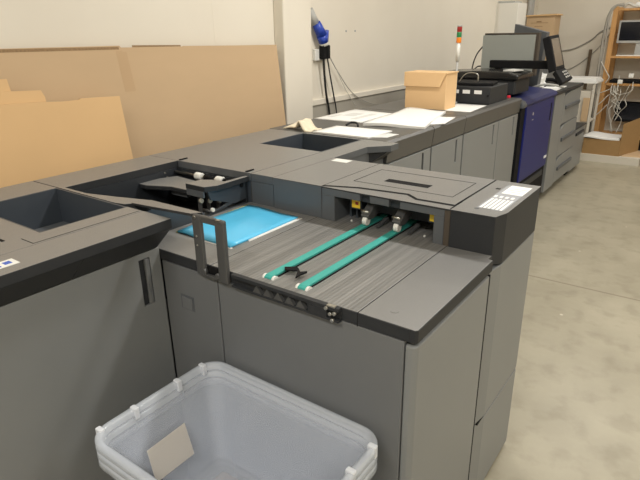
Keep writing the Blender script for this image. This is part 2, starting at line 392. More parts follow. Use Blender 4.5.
# drive head block with a flange to the rear
bm=NB(); prism(bm,[(-1.47,1.205),(-1.375,1.205),(-1.352,1.245),(-1.352,1.402),(-1.367,1.402),(-1.372,1.30),(-1.42,1.295),(-1.465,1.27)],1.010,1.030,'z')
dh=link('drive_head',bm,M_top,B,bev=.002)
bm=NB(); prism(bm,[(1.215,1.012),(1.402,1.012),(1.402,.945),(1.335,.94),(1.225,.98)],-1.375,-1.367,'x')
prism(bm,[(1.33,.955),(1.36,.945),(1.245,.931),(1.215,.931)],-1.374,-1.368,'x')
link('side_cheek',bm,M_liner,dh)
bx('head_skirt',M_fascia,dh,-1.465,-1.38,1.203,1.21,.99,1.012)
bm=NB(); cyl(bm,(-1.366,1.375,1.0),(-1.362,1.375,1.0),.008); link('screw',bm,M_black,dh)
for i,(y,z) in enumerate(((1.205,.978),(1.245,.968),(1.29,.957),(1.335,.944))):
    bm=NB(); cyl(bm,(-1.400,y,z),(-1.390,y,z),.0085,16); link('guide_wheel',bm,M_cream,B,bev=.002)
bm=NB()
for y,z in ((1.215,.97),(1.255,.96),(1.30,.95),(1.345,.94)):
    box(bm,-1.425,-1.410,y,y+.006,z-.06,z+.03)
box(bm,-1.44,-1.40,1.17,1.38,.90,.915); cyl(bm,(-1.44,1.24,.93),(-1.38,1.24,.93),.006)
link('wheel_carrier',bm,M_steel,B)
bm=NB(); cyl(bm,(-1.372,1.228,.944),(-1.362,1.228,.944),.007); link('pin',bm,M_white,B)
bm=NB(); box(bm,-1.738,-1.60,1.25,1.39,.86,.87); box(bm,-1.72,-1.44,1.30,1.39,.80,.88); link('lower_guide',bm,M_black,B)
for x,y in ((-1.742,1.425),(-1.372,1.425)):
    bm=NB(); prism(bm,[(x-.004,y-.014),(x+.006,y-.012),(x+.002,y+.028),(x-.003,y+.028)],T,T+.004,'z'); link('hinge',bm,M_black,B)
bm=NB()
for y,z in ((1.33,1.005),(1.34,.985)): cyl(bm,(-1.741,y,z),(-1.737,y,z),.004)
link('screw',bm,M_metal,B)

# ------------------------------------------------------------------ second hopper unit (M2)
H = thing('hopper_unit','grey flat-topped machine unit with a square open hopper, between the tray and the paper stacks','machine',(-1.6,1.8,0))
HY0=1.407; HY1=2.195
bm=NB(); cells(bm,[-1.93,-1.703,-1.350,-1.347],[HY0,1.853,2.180,HY1],[(1,1)],T-.028,T); link('top_cover',bm,M_top,H,bev=.001,side=M_fascia)
bm=NB(); prism(bm,[(-1.344,HY0),(-1.238,HY0),(-1.236,2.045),(-1.162,2.125),(-1.162,HY1),(-1.344,HY1)],T-.028,T,'z'); link('side_cover',bm,M_top,H,bev=.001,side=M_fascia)
bm=NB(); tub(bm,-1.704,-1.349,1.852,2.181,.80,T-.001); link('hopper_liner',bm,M_liner,H)
bm=NB(); prism(bm,[(-1.30,2.06),(-1.245,2.06),(-1.175,2.13),(-1.175,HY1),(-1.30,HY1)],.955,T-.028,'z')
vs=[v for v in bm.verts if v.co.z<.96]
for v in vs:
    if v.co.x>-1.24: v.co.x=-1.245
link('under_lip',bm,M_band,H)
bx('front_panel',M_fascia,H,-1.347,-1.240,HY0,HY1,.70,T-.029)
bx('body',M_panel,H,-1.92,-1.245,HY0+.002,HY1-.002,.03,.699)
bx('rear_body',M_liner,H,-1.92,-1.706,HY0,HY1,.70,T-.029)
bx('bay_partition',M_liner,H,-1.705,-1.348,HY0,HY0+.01,.70,T-.029)
bx('plinth',M_band,H,-1.90,-1.27,HY0+.02,HY1-.02,0,.03)
bx('seam',M_brown,H,-1.347,-1.3445,HY0-.0005,HY0+.002,.93,T-.03)
# small white maker's label across the seam
# ------------------------------------------------------------------ tray feeder (S)
F = thing('tray_feeder','grey machine with a low ridged feed tray carrying two teal belts, in the foreground','machine',(-.85,1.35,0))
SY=.912; X0=-.4229
# body panels
bx('body',M_panel,F,-1.255,-.452,SY+.012,1.77,.03,.893)
bm=NB(); box(bm,-1.256,-1.025,SY,SY+.012,.06,.893)
fd=link('front_door',bm,M_panel,F,bev=.002)
bx('recessed_pull',M_fascia,fd,-1.185,-1.13,SY-.0015,SY+.001,.757,.803)
bx('pull_lip',M_panel,fd,-1.178,-1.137,SY-.004,SY-.0015,.760,.797,bev=.002)
bx('front_door',M_panel,F,-1.0205,-.4515,SY,SY+.012,.06,.893,bev=.002)
bm=NB(); prism(bm,[(-.4485,SY),(-.432,SY),(-.4225,SY+.010),(-.4225,1.356),(-.452,1.356),(-.452,SY+.013)],.06,.886,'z')
link('side_panel',bm,M_door,F,bev=.004)
bx('column_gap',M_black,F,-.460,-.4228,1.3575,1.3625,.02,.887)
bx('column_gap',M_black,F,-.456,-.426,1.40,1.776,.348,.356)
bx('plinth',M_band,F,-1.23,-.45,SY+.03,1.75,0,.03)
# tall column at the rear right corner, with chamfered edge
def colprof(o=0): return [(-.452,1.372),(-.436,1.372),(-.4225+o,1.455),(-.4225+o,1.779),(-.452,1.779)]
bm=NB(); prism(bm,[(-.452,1.368),(-.434,1.368),(-.4232,1.452),(-.4232,1.779),(-.452,1.779)],.355,.885,'z'); link('column_panel',bm,M_door,F,bev=.002)
bm=NB(); prism(bm,[(-.452,1.368),(-.434,1.368),(-.4232,1.452),(-.4232,1.779),(-.452,1.779)],.02,.349,'z'); link('column_panel',bm,M_door,F,bev=.002)
# deck: dark tray with front band
bm=NB(); cells(bm,[-1.362,-1.045],[SY,1.60],[],.895,TR); link('deck_plate',bm,M_top,F,bev=.0015)
bm=NB(); box(bm,-1.0435,-.5705,SY,1.60,.895,TR); link('ridged_plate',bm,M_ridge,F,bev=.0015)
bm=NB(); prism(bm,[(-.569,SY),(-.428,SY),(-.4229,SY+.005),(-.4229,1.369),(-.436,1.372),(-.436,1.60),(-.569,1.60)],.895,TR,'z'); link('deck_plate',bm,M_top,F,bev=.0015)
bm=NB(); box(bm,-1.256,-.44,SY-.0012,SY,.8965,TR-.0015); link('front_band',bm,M_band,F)
bx('side_band',M_band,F,X0-.001,X0+.0008,SY+.006,1.368,.8965,TR-.0015)
bx('band_joint',M_black,F,-.5705,-.5690,SY-.0018,SY,.893,TR)
# dark rail with scalloped fins on the deck's front edge
RX0,RX1=-.952,-.612
bm=NB(); cells(bm,[0,1],[0,1],[],0,1); bm.free()
bm=NB(); box(bm,RX0,RX1,SY-.016,SY-.0015,TR-.008,TR+.002); box(bm,RX0,RX1,SY-.016,SY-.0015,.893,.899); box(bm,-.700,-.645,SY-.016,SY-.0015,.899,TR-.008)
box(bm,RX0,RX1,SY-.004,SY-.0015,.899,TR-.008)
rail=link('guide_rail',bm,M_band,F,bev=.001)
for k in range(5):
    x=-.878+k*.035
    bm=NB(); prism(bm,[(x,.899),(x+.030,.899),(x+.014,TR-.008)],SY-.014,SY-.004,'y'); link('rail_fin',bm,M_steel,rail)
bm=NB(); 
for x,z in ((-.645,.924),(-.634,.912),(-.628,.897),(-.622,.916)): cyl(bm,(x,SY-.02,z),(x,SY-.012,z),.0045,10)
box(bm,-.645,-.622,SY-.016,SY-.006,TR+.001,TR+.004)
link('latch_screws',bm,M_metal,rail)
# belts
for bxx in (-.856,-.747):
    bm=NB(); w=.0120
    prof=[(.938,.9285),(.930,.922),(.934,.934),(.948,.9372),(1.56,.9372),(1.56,.9285)]
    prof=[(.936,.916),(.931,.924),(.934,.932),(.942,.9358),(1.56,.9358),(1.56,.9295),(.95,.9295)]
    prism(bm,prof,bxx-w,bxx+w,'x'); belt=link('feed_belt',bm,M_belt,F,bev=.001)
    for s in (-1,1):
        bm=NB(); cyl(bm,(bxx+s*w,.943,.9225),(bxx+s*(w+.007),.943,.9225),.0125,24); link('belt_pulley',bm,M_white,belt)
    bx('belt_slot',M_black,F,bxx+w,bxx+w+.005,.955,1.56,TR,TR+.0008)
# top housing
bm=NB(); prism(bm,[(-1.233,1.40),(-1.022,1.40),(-1.022,1.78),(-1.233,1.78)],TR,T,'z'); link('housing_left',bm,M_fascia,F,bev=.002)
bm=NB(); prism(bm,[(-1.233,1.399),(-1.022,1.399),(-1.022,1.78),(-1.233,1.78)],T,T+.0015,'z'); link('housing_cover',bm,M_top,F)
bm=NB(); prism(bm,[(-.565,1.395),(-.437,1.398),(-.4229,1.452),(-.4229,1.780),(-.565,1.780)],TR-.01,T,'z')
for v in bm.verts:
    if v.co.z<T-.05 and v.co.y<1.42 and v.co.x>-.5: v.co.z-=.018
    elif v.co.z<T-.05 and v.co.x>-.43: v.co.z=.888
link('housing_right',bm,[M_band],F,bev=.002)
bm=NB(); prism(bm,[(-.565,1.394),(-.437,1.397),(-.4220,1.452),(-.4220,1.781),(-.565,1.781)],T,T+.0015,'z'); link('housing_cover',bm,M_top,F)
bx('grimy_joint',M_brown,F,-.583,-.566,1.398,1.41,TR,T-.001)
# portal frame round the feed opening
bm=NB()
prism(bm,[(-1.020,TR),(-.968,TR),(-.968,T-.026),(-1.018,T-.026)],1.398,1.50,'y')
prism(bm,[(-.616,TR),(-.584,TR),(-.584,T-.026),(-.616,T-.026)],1.398,1.50,'y')
cx=[(-.868,-.836),(-.764,-.730)]
segs=[(-1.018,-.870),(-.834,-.766),(-.728,-.584)]
for a,b in segs: box(bm,a,b,1.398,1.42,T-.026,T-.003)
box(bm,-1.018,-.584,1.42,1.50,T-.020,T-.003)
link('feed_portal',bm,M_fascia,F,bev=.0015)
for a,b in cx: bx('sensor_window',M_dark,F,a-.001,b+.001,1.412,1.42,T-.030,T-.003)
bx('portal_back',M_black,F,-.968,-.614,1.60,1.61,TR,T-.03)
bm=NB(); box(bm,-.966,-.617,1.515,1.53,.965,T-.03); box(bm,-.94,-.64,1.50,1.515,.95,.985); link('inner_mechanism',bm,M_dark,F,bev=.002)
bm=NB()
for x in (-.955,-.93,-.905): box(bm,x,x+.008,1.47,1.50,TR,T-.03)
cyl(bm,(-.93,1.455,.97),(-.93,1.455,1.0),.007)
link('inner_posts',bm,M_liner,F)
bm=NB()
for p in ((-.925,1.43),(-.872,1.43),(-.66,1.43)):
    bm=NB(); box(bm,p[0],p[0]+.005,p[1],p[1]+.005,TR,TR+.005); link('white_peg',bm,M_white,F)
for a,b,y,z in ((-.917,-.886,1.405,.980),(-.641,-.619,1.405,.984)):
    y2=bx('warning_sticker',M_yellow,F,a,b,y+.02,y+.0205,z,z+.026)
    bx('sticker_mark',M_red if a<-.8 else M_black,y2,a+.014,b-.006,y+.019,y+.02,z+.011,z+.021)
    bx('sticker_backing',M_dark,F,a-.004,b+.004,y+.0205,y+.07,z-.004,T-.03)
for i,x in enumerate((-.847,-.735)):
    bm=NB(); prism(bm,[(1.392,.972),(1.400,.958),(1.43,.955),(1.49,.985),(1.49,1.008),(1.445,1.008)],x-.017,x+.013,'x')
    fh=link('feed_head',bm,M_steel,F,bev=.003)
    bm=NB(); cyl(bm,(x-.010,1.404,.952),(x+.006,1.404,.952),.0150,24); link('feed_roller',bm,M_white,fh,bev=.002)
    bm=NB(); cyl(bm,(x-.02,1.405,.981),(x+.008,1.405,.981),.005); link('spring_pin',bm,M_metal,fh)
    bm=NB(); prism(bm,[(1.41,.934),(1.42,.930),(1.49,.938),(1.48,.950)],x+.026,x+.038,'x'); link('side_finger',bm,M_steel,fh,bev=.002)
# lid of the top housing: stepped front edge
bm=NB(); prism(bm,[(-1.018,1.412),(-.905,1.452),(-.735,1.47),(-.690,1.438),(-.572,1.440),(-.570,1.778),(-1.018,1.778)],T-.002,T+.003,'z')
lid=link('housing_lid',bm,M_top,F,bev=.001)
bm=NB(); prism(bm,[(-1.02,1.402),(-.905,1.442),(-.737,1.460),(-.692,1.428),(-.570,1.430),(-.570,1.444),(-.686,1.442),(-.733,1.474),(-.905,1.456),(-1.02,1.418)],T-.002,T+.0012,'z'); link('lid_gap',bm,M_seam,F)
bm=NB(); prism(bm,[(-1.020,1.399),(-.567,1.396),(-.567,1.44),(-.69,1.438),(-.735,1.468),(-.905,1.452),(-1.020,1.412)],T-.004,T+.0008,'z'); link('lid_front_strip',bm,M_top,F)
bm=NB(); o0,o1,p0,p1=-.965,-.607,1.508,1.700
for a in ((o0,o1,p0,p0+.002),(o0,o1,p1-.002,p1),(o0,o0+.002,p0,p1),(o1-.002,o1,p0,p1)): box(bm,*a,T+.003,T+.0036)
link('inset_line',bm,M_seam,lid)
bm=NB(); box(bm,-.875,-.715,1.560,1.592,T+.003,T+.0037); link('finger_slot',bm,M_black,lid)
bm=NB(); box(bm,-.875,-.715,1.5925,1.5965,T+.003,T+.0045); link('slot_edge',bm,M_top,lid)
# seams between covers
for x in (-1.0205,-.5685): bx('cover_seam',M_seam,F,x-.001,x+.001,1.402,1.78,T+.0008,T+.0022)
bx('cover_seam',M_brown,F,-1.2365,-1.2335,1.402,1.78,T-.01,T+.001)
# instruction label
il=bx('instruction_label',M_ink,F,-.512,-.437,1.455,1.735,T+.0015,T+.0022)
bm=NB(); box(bm,-.500,-.437,1.63,1.735,T+.0022,T+.003)
for k in range(6): box(bm,-.506+k*.0115,-.499+k*.0115,1.458,1.565,T+.0022,T+.003)
for k in range(4): box(bm,-.508+k*.017,-.499+k*.017,1.58,1.60,T+.0022,T+.003)
link('label_boxes',bm,M_paper,il)
bm=NB(); 
for k in range(3): box(bm,-.488,-.450+.004*k,1.655+.02*k,1.658+.02*k,T+.003,T+.0034)
link('label_text',bm,M_ink,il)
bx('small_hole',M_black,F,-.533,-.519,1.672,1.684,T+.0015,T+.0022)
bm=NB(); cyl(bm,(-.508,1.445,T+.0012),(-.508,1.445,T+.002),.007,20); link('screw_cap',bm,M_fascia,F)
bm=NB(); cyl(bm,(-.505,.965,TR),(-.505,.965,TR+.0006),.010,24); c_=link('round_cap',bm,M_top,F)
bx('maker_label',M_white,F,-1.212,-1.138,1.727,1.772,T+.0015,T+.0021)
# upright guide gate at the deck's front edge
def gate():
    g=F
    y0,y1=.898,.909
    bm=NB(); box(bm,-1.087,-1.052,y0,y1,.897,1.0725); gt=link('guide_gate',bm,M_steel,g,bev=.004)
    bm=NB(); box(bm,-.998,-.964,y0-.003,y1,.893,1.0725); link('gate_post',bm,M_steel,gt,bev=.005)
    bm=NB(); box(bm,-1.052,-.998,y0,y1,1.053,1.0725); link('gate_bar',bm,M_steel,gt,bev=.003)
    bm=NB(); box(bm,-1.052,-.998,y0-.002,y1-.002,.897,.904); link('gate_bar',bm,M_steel,gt,bev=.002)
    bx('gate_backing',M_black,gt,-1.052,-.998,y1-.002,y1+.0005,.904,TR-.001)
    for kx,kr in ((-1.058,.011),(-1.004,.008)):
        bm=NB(); cyl(bm,(kx,y0-.004,.909),(kx,y1-.003,.909),kr,20); link('thumb_knob',bm,M_steel,gt,bev=.002)
    for sx_,sz_,sr_ in ((-1.072,1.010,.0025),(-1.072,.985,.0025),(-1.074,1.064,.005)):
        bm=NB(); cyl(bm,(sx_,y0-.002,sz_),(sx_,y0+.002,sz_),sr_,10); link('gate_screw',bm,M_metal,gt)
    bx('worn_corner',M_metal,gt,-.990,-.978,y0-.0035,y0+.004,1.066,1.0732)
gate()

# ------------------------------------------------------------------ things lying on the tray
bm=NB()
def sheet(bm, quad, z, dz, nx=10, ny=8, curl=None):
    A,Bq,C_,D=[Vector((*q,0)) for q in quad]
    top=[]; 
    for j in range(ny+1):
        r=[]
        for i in range(nx+1):
            u=i/nx; v=j/ny
            p=(A*(1-u)+Bq*u)*(1-v)+(D*(1-u)+C_*u)*v
            r.append(bm.verts.new((p.x,p.y,z+dz+(curl(u,v) if curl else 0))))
        top.append(r)
    bot=[[bm.verts.new((v.co.x,v.co.y,v.co.z-dz)) for v in r] for r in top]
    for j in range(ny):
        for i in range(nx):
            f=bm.faces.new((top[j][i],top[j][i+1],top[j+1][i+1],top[j+1][i])); f.smooth=True
            bm.faces.new((bot[j][i],bot[j+1][i],bot[j+1][i+1],bot[j][i+1]))
    for i in range(nx):
        bm.faces.new((top[0][i],bot[0][i],bot[0][i+1],top[0][i+1])); bm.faces.new((top[ny][i],top[ny][i+1],bot[ny][i+1],bot[ny][i]))
    for j in range(ny):
        bm.faces.new((top[j][0],top[j+1][0],bot[j+1][0],bot[j][0])); bm.faces.new((top[j][nx],bot[j][nx],bot[j+1][nx],top[j+1][nx]))
sheet(bm,[(-1.325,1.034),(-1.086,1.030),(-1.088,1.355),(-1.330,1.372)],TR,.004,curl=lambda u,v:.010*math.sin(u*3.1)*v*(1-v)*2+.0015*(1+math.sin(u*9+v*5)))
tb=thing('blue_cover_stack','bright blue cover sheets lying on the left of the ridged feed tray','paper',(-1.2,1.2,TR))
link('blue_sheets',bm,M_bluep,tb)
bm=NB(); sheet(bm,[(-1.331,1.034),(-1.325,1.034),(-1.330,1.372),(-1.337,1.376)],TR,.003,2,4); link('yellow_edge',bm,M_yelp,tb)
bm=NB(); sheet(bm,[(-1.088,1.11),(-1.077,1.10),(-1.076,1.362),(-1.090,1.362)],TR,.0025,2,4); sheet(bm,[(-1.2,1.024),(-1.08,1.026),(-1.08,1.034),(-1.2,1.034)],TR,.0015,2,2); link('white_edge',bm,M_paper,tb)
# black clip on the first belt
bm=NB(); prism(bm,[(-.851,.996),(-.827,1.014),(-.815,1.010),(-.797,.994),(-.785,1.008),(-.781,1.002),(-.786,.979),(-.785,.959),(-.807,.996),(-.839,.983)],TR+.0085,TR+.012,'z')
clip=link('plastic_clip',bm,M_black,loc=(-.82,1.0,TR+.009)); tag(clip,'small bent black plastic strip lying over the left teal belt','clip')

# ------------------------------------------------------------------ far row of machines
FX=-1.215
def far_unit(y0,y1,doors,label):
    u=thing('paper_deck_unit',label,'machine',(-1.58,(y0+y1)/2,0),'grey cabinets of the far machine row')
    bm=NB(); prism(bm,[(-1.945,T-.105),(FX-.012,T-.105),(FX,T-.012),(FX-.012,T),(-1.945,T)],y0+.0015,y1-.0015,'y'); link('top_cover',bm,M_fardk,u,bev=.001)
    bx('body',M_panel,u,-1.94,FX-.03,y0+.002,y1-.002,.04,T-.106)
    bx('plinth',M_black,u,-1.92,FX-.06,y0+.02,y1-.02,0,.04)
    for a,b in doors:
        bm=NB(); hy=b-.105
        plate_x(bm,FX-.03,FX-.012,[a+.003,hy,hy+.022,b-.003],[.09,.78,.915,.928],[(1,1)])
        dd=link('door',bm,M_door,u,bev=.002)
        bx('handle_slot',M_black,dd,FX-.029,FX-.024,hy,hy+.022,.78,.915)
    return u
M_fardk=mat('far_top_plastic',(0.085,0.083,0.078),0.40,spec=.6,noise=.05)
far_unit(2.20,2.695,[(2.205,2.69)],'grey cabinet with a single door under the loose white papers, first in the far row')
far_unit(2.698,3.14,[(2.70,3.135)],'grey cabinet with a single door beneath the tan box, second in the far row')
far_unit(3.143,4.215,[(3.148,3.77),(3.776,4.20)],'wide grey two-door cabinet under the slotted black tray, beside the navy unit')
# ---- navy engine unit
U=thing('print_engine','printing press section with a navy blue front door and dark top','machine',(-1.6,4.75,0))
bx('body',M_band,U,-1.95,-1.25,4.222,5.20,.04,.985,bev=.004)
bx('plinth',M_black,U,-1.93,-1.28,4.24,5.18,0,.04)
bm=NB(); prism(bm,[(-1.25,.36),(-1.205,.36),(-1.200,.90),(-1.205,.965),(-1.25,.965)],4.33,5.13,'y'); dv=link('front_door',bm,M_blue,U,bev=.006)
bx('handle_slot',M_black,dv,-1.203,-1.199,5.03,5.06,.77,.92)
bm=NB(); cyl(bm,(-1.204,4.505,.89),(-1.200,4.505,.89),.013,16); box(bm,-1.204,-1.200,4.49,4.53,.84,.846); link('maker_mark',bm,M_silver,dv)
bm=NB(); box(bm,-1.204,-1.1985,5.03,5.10,.435,.455); link('white_mark',bm,M_paper,dv)
bm=NB(); prism(bm,[(-1.55,.967),(-1.20,.967),(-1.195,.985),(-1.21,1.005),(-1.26,1.022),(-1.55,1.04)],4.30,5.195,'y'); link('top_cover',bm,M_bluet,U,bev=.006)
bm=NB(); prism(bm,[(-1.55,.96),(-1.20,.96),(-1.193,.985),(-1.21,1.008),(-1.26,1.026),(-1.55,1.044)],4.218,4.30,'y'); link('top_end_cap',bm,M_fascia,U,bev=.008)
bx('rear_cover',M_fascia,U,-1.95,-1.55,4.222,5.195,.985,1.035,bev=.004)
bx('lower_panel',M_black,U,-1.25,-1.215,4.33,5.13,.10,.355)
bx('side_strip',M_black,U,-1.25,-1.215,4.225,4.325,.06,.955)
bm=NB(); prism(bm,[(4.42,.28),(5.05,.28),(5.05,.33),(4.42,.33)],-1.216,-1.205,'x'); link('lower_pull',bm,M_band,U,bev=.003)
bm=NB(); cyl(bm,(-1.30,4.165,T),(-1.30,4.165,T+.018),.013,16); o=link('warning_button',bm,M_redl,loc=(-1.30,4.165,T),bev=.003); tag(o,'tiny red button standing beside the slotted black tray','button')
# ---- drawer unit
D=thing('drawer_unit','light grey paper drawer unit with three curved-top drawers right of the navy door','machine',(-1.6,5.7,0))
bx('body',M_door,D,-1.95,-1.235,5.205,6.245,.07,.965)
bx('plinth',M_black,D,-1.93,-1.30,5.26,6.2,0,.07)
bx('top_slab',M_band,D,-1.95,-1.200,5.203,6.25,.965,.995,bev=.003)
bx('filler_panel',M_door,D,-1.235,-1.21,5.208,5.54,.07,.96,bev=.003)
for z0,z1 in ((.66,.955),(.345,.652),(.08,.337)):
    bm=NB(); prism(bm,[(5.55,z0),(6.24,z0),(6.24,z1+.0),(5.80,z1),(5.64,z1-.015),(5.55,z1-.045)],-1.234,-1.212,'x'); dr=link('drawer',bm,M_door,D,bev=.004)
    zc=(z0+z1)/2+.0
    bx('drawer_handle',M_fascia,dr,-1.214,-1.197,5.63,6.20,zc-.012,zc+.025,bev=.005)
# ---- small low unit at the end
E_=thing('side_cabinet','low grey side cabinet standing at the end of the drawer unit','cabinet',(-1.6,6.5,0))
bx('body',M_door,E_,-1.95,-1.22,6.26,6.78,.05,.50,bev=.004)
bx('lid',M_band,E_,-1.96,-1.212,6.258,6.79,.50,.515,bev=.002)
bx('plinth',M_black,E_,-1.93,-1.26,6.30,6.75,0,.05)
bx('handle',M_band,E_,-1.222,-1.205,6.33,6.70,.43,.46,bev=.004)

# ------------------------------------------------------------------ on top of the far row
def flat(name,quad,z,dz,m,label,cat,group=None,curl=None):
    bm=NB(); c=Vector((sum(q[0] for q in quad)/4,sum(q[1] for q in quad)/4,z))
    sheet(bm,quad,z,dz,curl=curl); o=link(name,bm,m,loc=c); tag(o,label,cat,group); return o
flat('paper_stack',[(-1.665,2.215),(-1.335,2.215),(-1.33,2.44),(-1.665,2.43)],T,.006,M_paper,'white sheets lying beside the square hopper, nearest of the loose papers','paper')
p=flat('printed_sheet',[(-1.94,2.60),(-1.62,2.60),(-1.64,3.0),(-1.945,3.05)],T,.004,M_paper,'white printed sheet with faint grey blocks near the wall, left of the big paper pile','paper')
bm=NB()
for a in ((-1.86,-1.78,2.78,2.90),(-1.74,-1.70,2.68,2.92),(-1.90,-1.87,2.68,2.80)): box(bm,a[0],a[1],a[2],a[3],T+.0042,T+.005)
link('printed_blocks',bm,M_paper2,p)
flat('paper_pile',[(-1.56,2.53),(-1.228,2.60),(-1.375,3.20),(-1.65,3.22)],T,.014,M_paper,'large wavy pile of white paper in front of the tan box','paper',curl=lambda u,v:.004*math.sin(u*5+v*7)+(.0))
flat('loose_sheet',[(-1.40,2.62),(-1.205,2.80),(-1.25,3.05),(-1.42,3.0)],T,.003,M_paper,'white sheet poking out from under the large paper pile','paper')
flat('flat_sheet',[(-1.425,3.30),(-1.26,3.30),(-1.285,3.66),(-1.50,3.66)],T,.002,M_paper,'white sheet lying between the tan box and the slotted black tray','paper')
flat('grey_slip',[(-1.34,2.25),(-1.27,2.28),(-1.265,2.39),(-1.325,2.39)],T,.0012,M_paper2,'small translucent grey slip beside the nearest white sheets','paper')
bm=NB(); tube(bm,[(-1.63,2.47,T+.006),(-1.62,2.50,T+.016),(-1.59,2.50,T+.018),(-1.57,2.49,T+.014),(-1.555,2.47,T+.006)],.006)
o=link('dark_strap',bm,M_band,loc=(-1.6,2.55,T)); tag(o,'dark curled strap lying between the white papers','strap')
# tan carton
t=thing('tan_box','closed tan cardboard box with a front flap standing on the far row','box',(-1.56,3.45,T))
bx_body=bx('body',M_card3,t,-1.716,-1.432,3.31,3.48,T,T+.222,bev=.002)
bm=NB(); box(bm,-1.722,-1.426,3.300,3.485,T+.222,T+.229); link('lid',bm,M_card3,t,bev=.001)
bm=NB(); prism(bm,[(-1.722,T+.222),(-1.432,T+.222),(-1.47,T+.142),(-1.722,T+.140)],3.300,3.306,'y'); link('front_flap',bm,M_card3,t,bev=.001)
# slotted black tray device
t=thing('slotted_device','low dark grey device with three white labels and a catch tray, beside the tan box','device',(-1.4,3.9,T))
bx('body',M_band,t,-1.60,-1.283,3.70,4.07,T,T+.115,bev=.006)
bm=NB()
for x in (-1.555,-1.475,-1.392): box(bm,x,x+.052,3.697,3.7,T+.068,T+.092)
link('white_labels',bm,M_paper,t)
bm=NB(); prism(bm,[(-1.60,3.74),(-1.40,3.74),(-1.30,3.80),(-1.33,3.98),(-1.60,4.0)],T+.115,T+.135,'z'); link('catch_tray',bm,M_black,t,bev=.004)
bm=NB(); cyl(bm,(-1.295,3.693,T+.06),(-1.295,3.70,T+.06),.006,12); link('knob',bm,M_black,t)
bm=NB(); tube(bm,[(-1.55,3.80,T+.13),(-1.50,3.80,T+.19),(-1.42,3.80,T+.192),(-1.41,3.80,T+.14)],.004); link('wire_stop',bm,M_metal,t)
# signal tower
t=thing('signal_tower','slim signal tower with red, green and amber lenses on a white pole','signal light',(-1.522,3.68,T))
px,py=-1.522,3.68
bm=NB(); cyl(bm,(px,py,T),(px,py,1.335),.008,12); link('pole',bm,M_silver,t)
bm=NB(); cyl(bm,(px,py,1.32),(px,py,1.44),.0125,16); link('sleeve',bm,M_white,t)
for z0,m,n in ((1.438,M_amber,'amber_lens'),(1.472,M_green,'green_lens'),(1.506,M_red,'red_lens')):
    bm=NB(); cyl(bm,(px,py,z0),(px,py,z0+.033),.0165,20); link(n,bm,m,t,bev=.001)
bm=NB(); cyl(bm,(px,py,1.539),(px,py,1.547),.0165,20); link('cap',bm,M_silver,t)
bm=NB(); cyl(bm,(px,py,T),(px,py,T+.01),.02,16); link('base',bm,M_silver,t)
# scanner on the engine
t=thing('scanner','bulky black scanner with a hump-backed lid on the printing press','scanner',(-1.6,4.5,1.04))
bx('body',M_dark2 if False else M_band,t,-1.93,-1.305,4.31,4.68,1.045,1.155,bev=.012)
bm=NB(); prism(bm,[(-1.94,1.158),(-1.285,1.158),(-1.285,1.190),(-1.36,1.212),(-1.60,1.218),(-1.94,1.200)],4.29,4.70,'y'); link('lid',bm,M_blackp:=mat('glossy_black_plastic',(.018,.018,.018),.25),t,bev=.01)
bm=NB(); prism(bm,[(-1.44,4.40),(-1.34,4.36),(-1.31,4.50),(-1.42,4.58)],1.213,1.222,'z'); link('crumpled_slip',bm,M_paper2,t,bev=.002)
# big pale grey panel monitor
t=thing('large_monitor','large pale grey flat panel standing upright behind the scanner','monitor',(-1.6,5.0,1.04))
bx('front_panel',M_pgrey,t,-1.835,-1.385,4.98,5.0,1.15,1.472,bev=.003)
bx('rear_shell',M_brown,t,-1.83,-1.362,5.0,5.07,1.14,1.488,bev=.004)
bx('stand',M_black,t,-1.70,-1.50,4.99,5.12,1.04,1.16,bev=.004)
bm=NB(); tube(bm,[(-1.80,4.985,1.478),(-1.72,4.985,1.470),(-1.62,4.985,1.468),(-1.56,4.985,1.479)],.004); link('top_strip',bm,M_band,t)
t=thing('tall_grey_panel','dark grey slanted-top panel rising behind the large pale monitor','panel',(-1.5,5.3,.99))
bm=NB(); prism(bm,[(-1.66,.995),(-1.40,.995),(-1.37,1.488),(-1.655,1.562)],5.26,5.36,'y'); link('shell',bm,M_fascia,t,bev=.004)
bx('foot',M_band,t,-1.62,-1.42,5.24,5.42,.995,1.005)
# boom arm with operation panel
t=thing('operation_panel','black touchscreen control panel with keypad on a long swing arm','control panel',(-1.35,4.75,1.04))
bm=NB(); box(bm,-1.625,-1.14,4.60,4.65,1.222,1.284); armo=link('swing_arm',bm,M_black,t,bev=.008)
bx('arm_root',M_black,t,-1.62,-1.565,4.61,4.78,1.232,1.262,bev=.006)
bx('arm_post',M_black,t,-1.62,-1.565,4.73,4.78,1.04,1.24,bev=.006)
bm=NB(); prism(bm,[(-1.190,1.475),(-1.150,1.478),(-1.075,1.205),(-1.125,1.195),(-1.195,1.25)],4.50,4.53,'y')
bmesh.ops.delete(bm,geom=bm.verts[:],context='VERTS')
# screen plate leaning: corners given in (x,y,z)
def plate4(c,th):
    b=NB(); c=[Vector(p) for p in c]; n=(c[1]-c[0]).cross(c[3]-c[0]).normalized()*th
    A=[b.verts.new(p) for p in c]; Bq=[b.verts.new(p-n) for p in c]
    b.faces.new(A); b.faces.new(Bq[::-1])
    for i in range(4): b.faces.new((A[i],A[(i+1)%4],Bq[(i+1)%4],Bq[i]))
    return b
def lerp4(c,u0,u1,v0,v1,off):
    c=[Vector(p) for p in c]; n=(c[1]-c[0]).cross(c[3]-c[0]).normalized()*off
    def P(u,v): return (c[0]*(1-u)+c[1]*u)*(1-v)+(c[3]*(1-u)+c[2]*u)*v+n
    return [P(u0,v0),P(u1,v0),P(u1,v1),P(u0,v1)]
import numpy as np
sc=[(-1.175,4.62,1.225),(-1.075,4.80,1.225),(-1.165,4.80,1.462),(-1.225,4.62,1.462)]
sc=[(-1.055,4.43,1.225),(-1.055,4.70,1.230),(-1.150,4.77,1.477),(-1.150,4.50,1.467)]
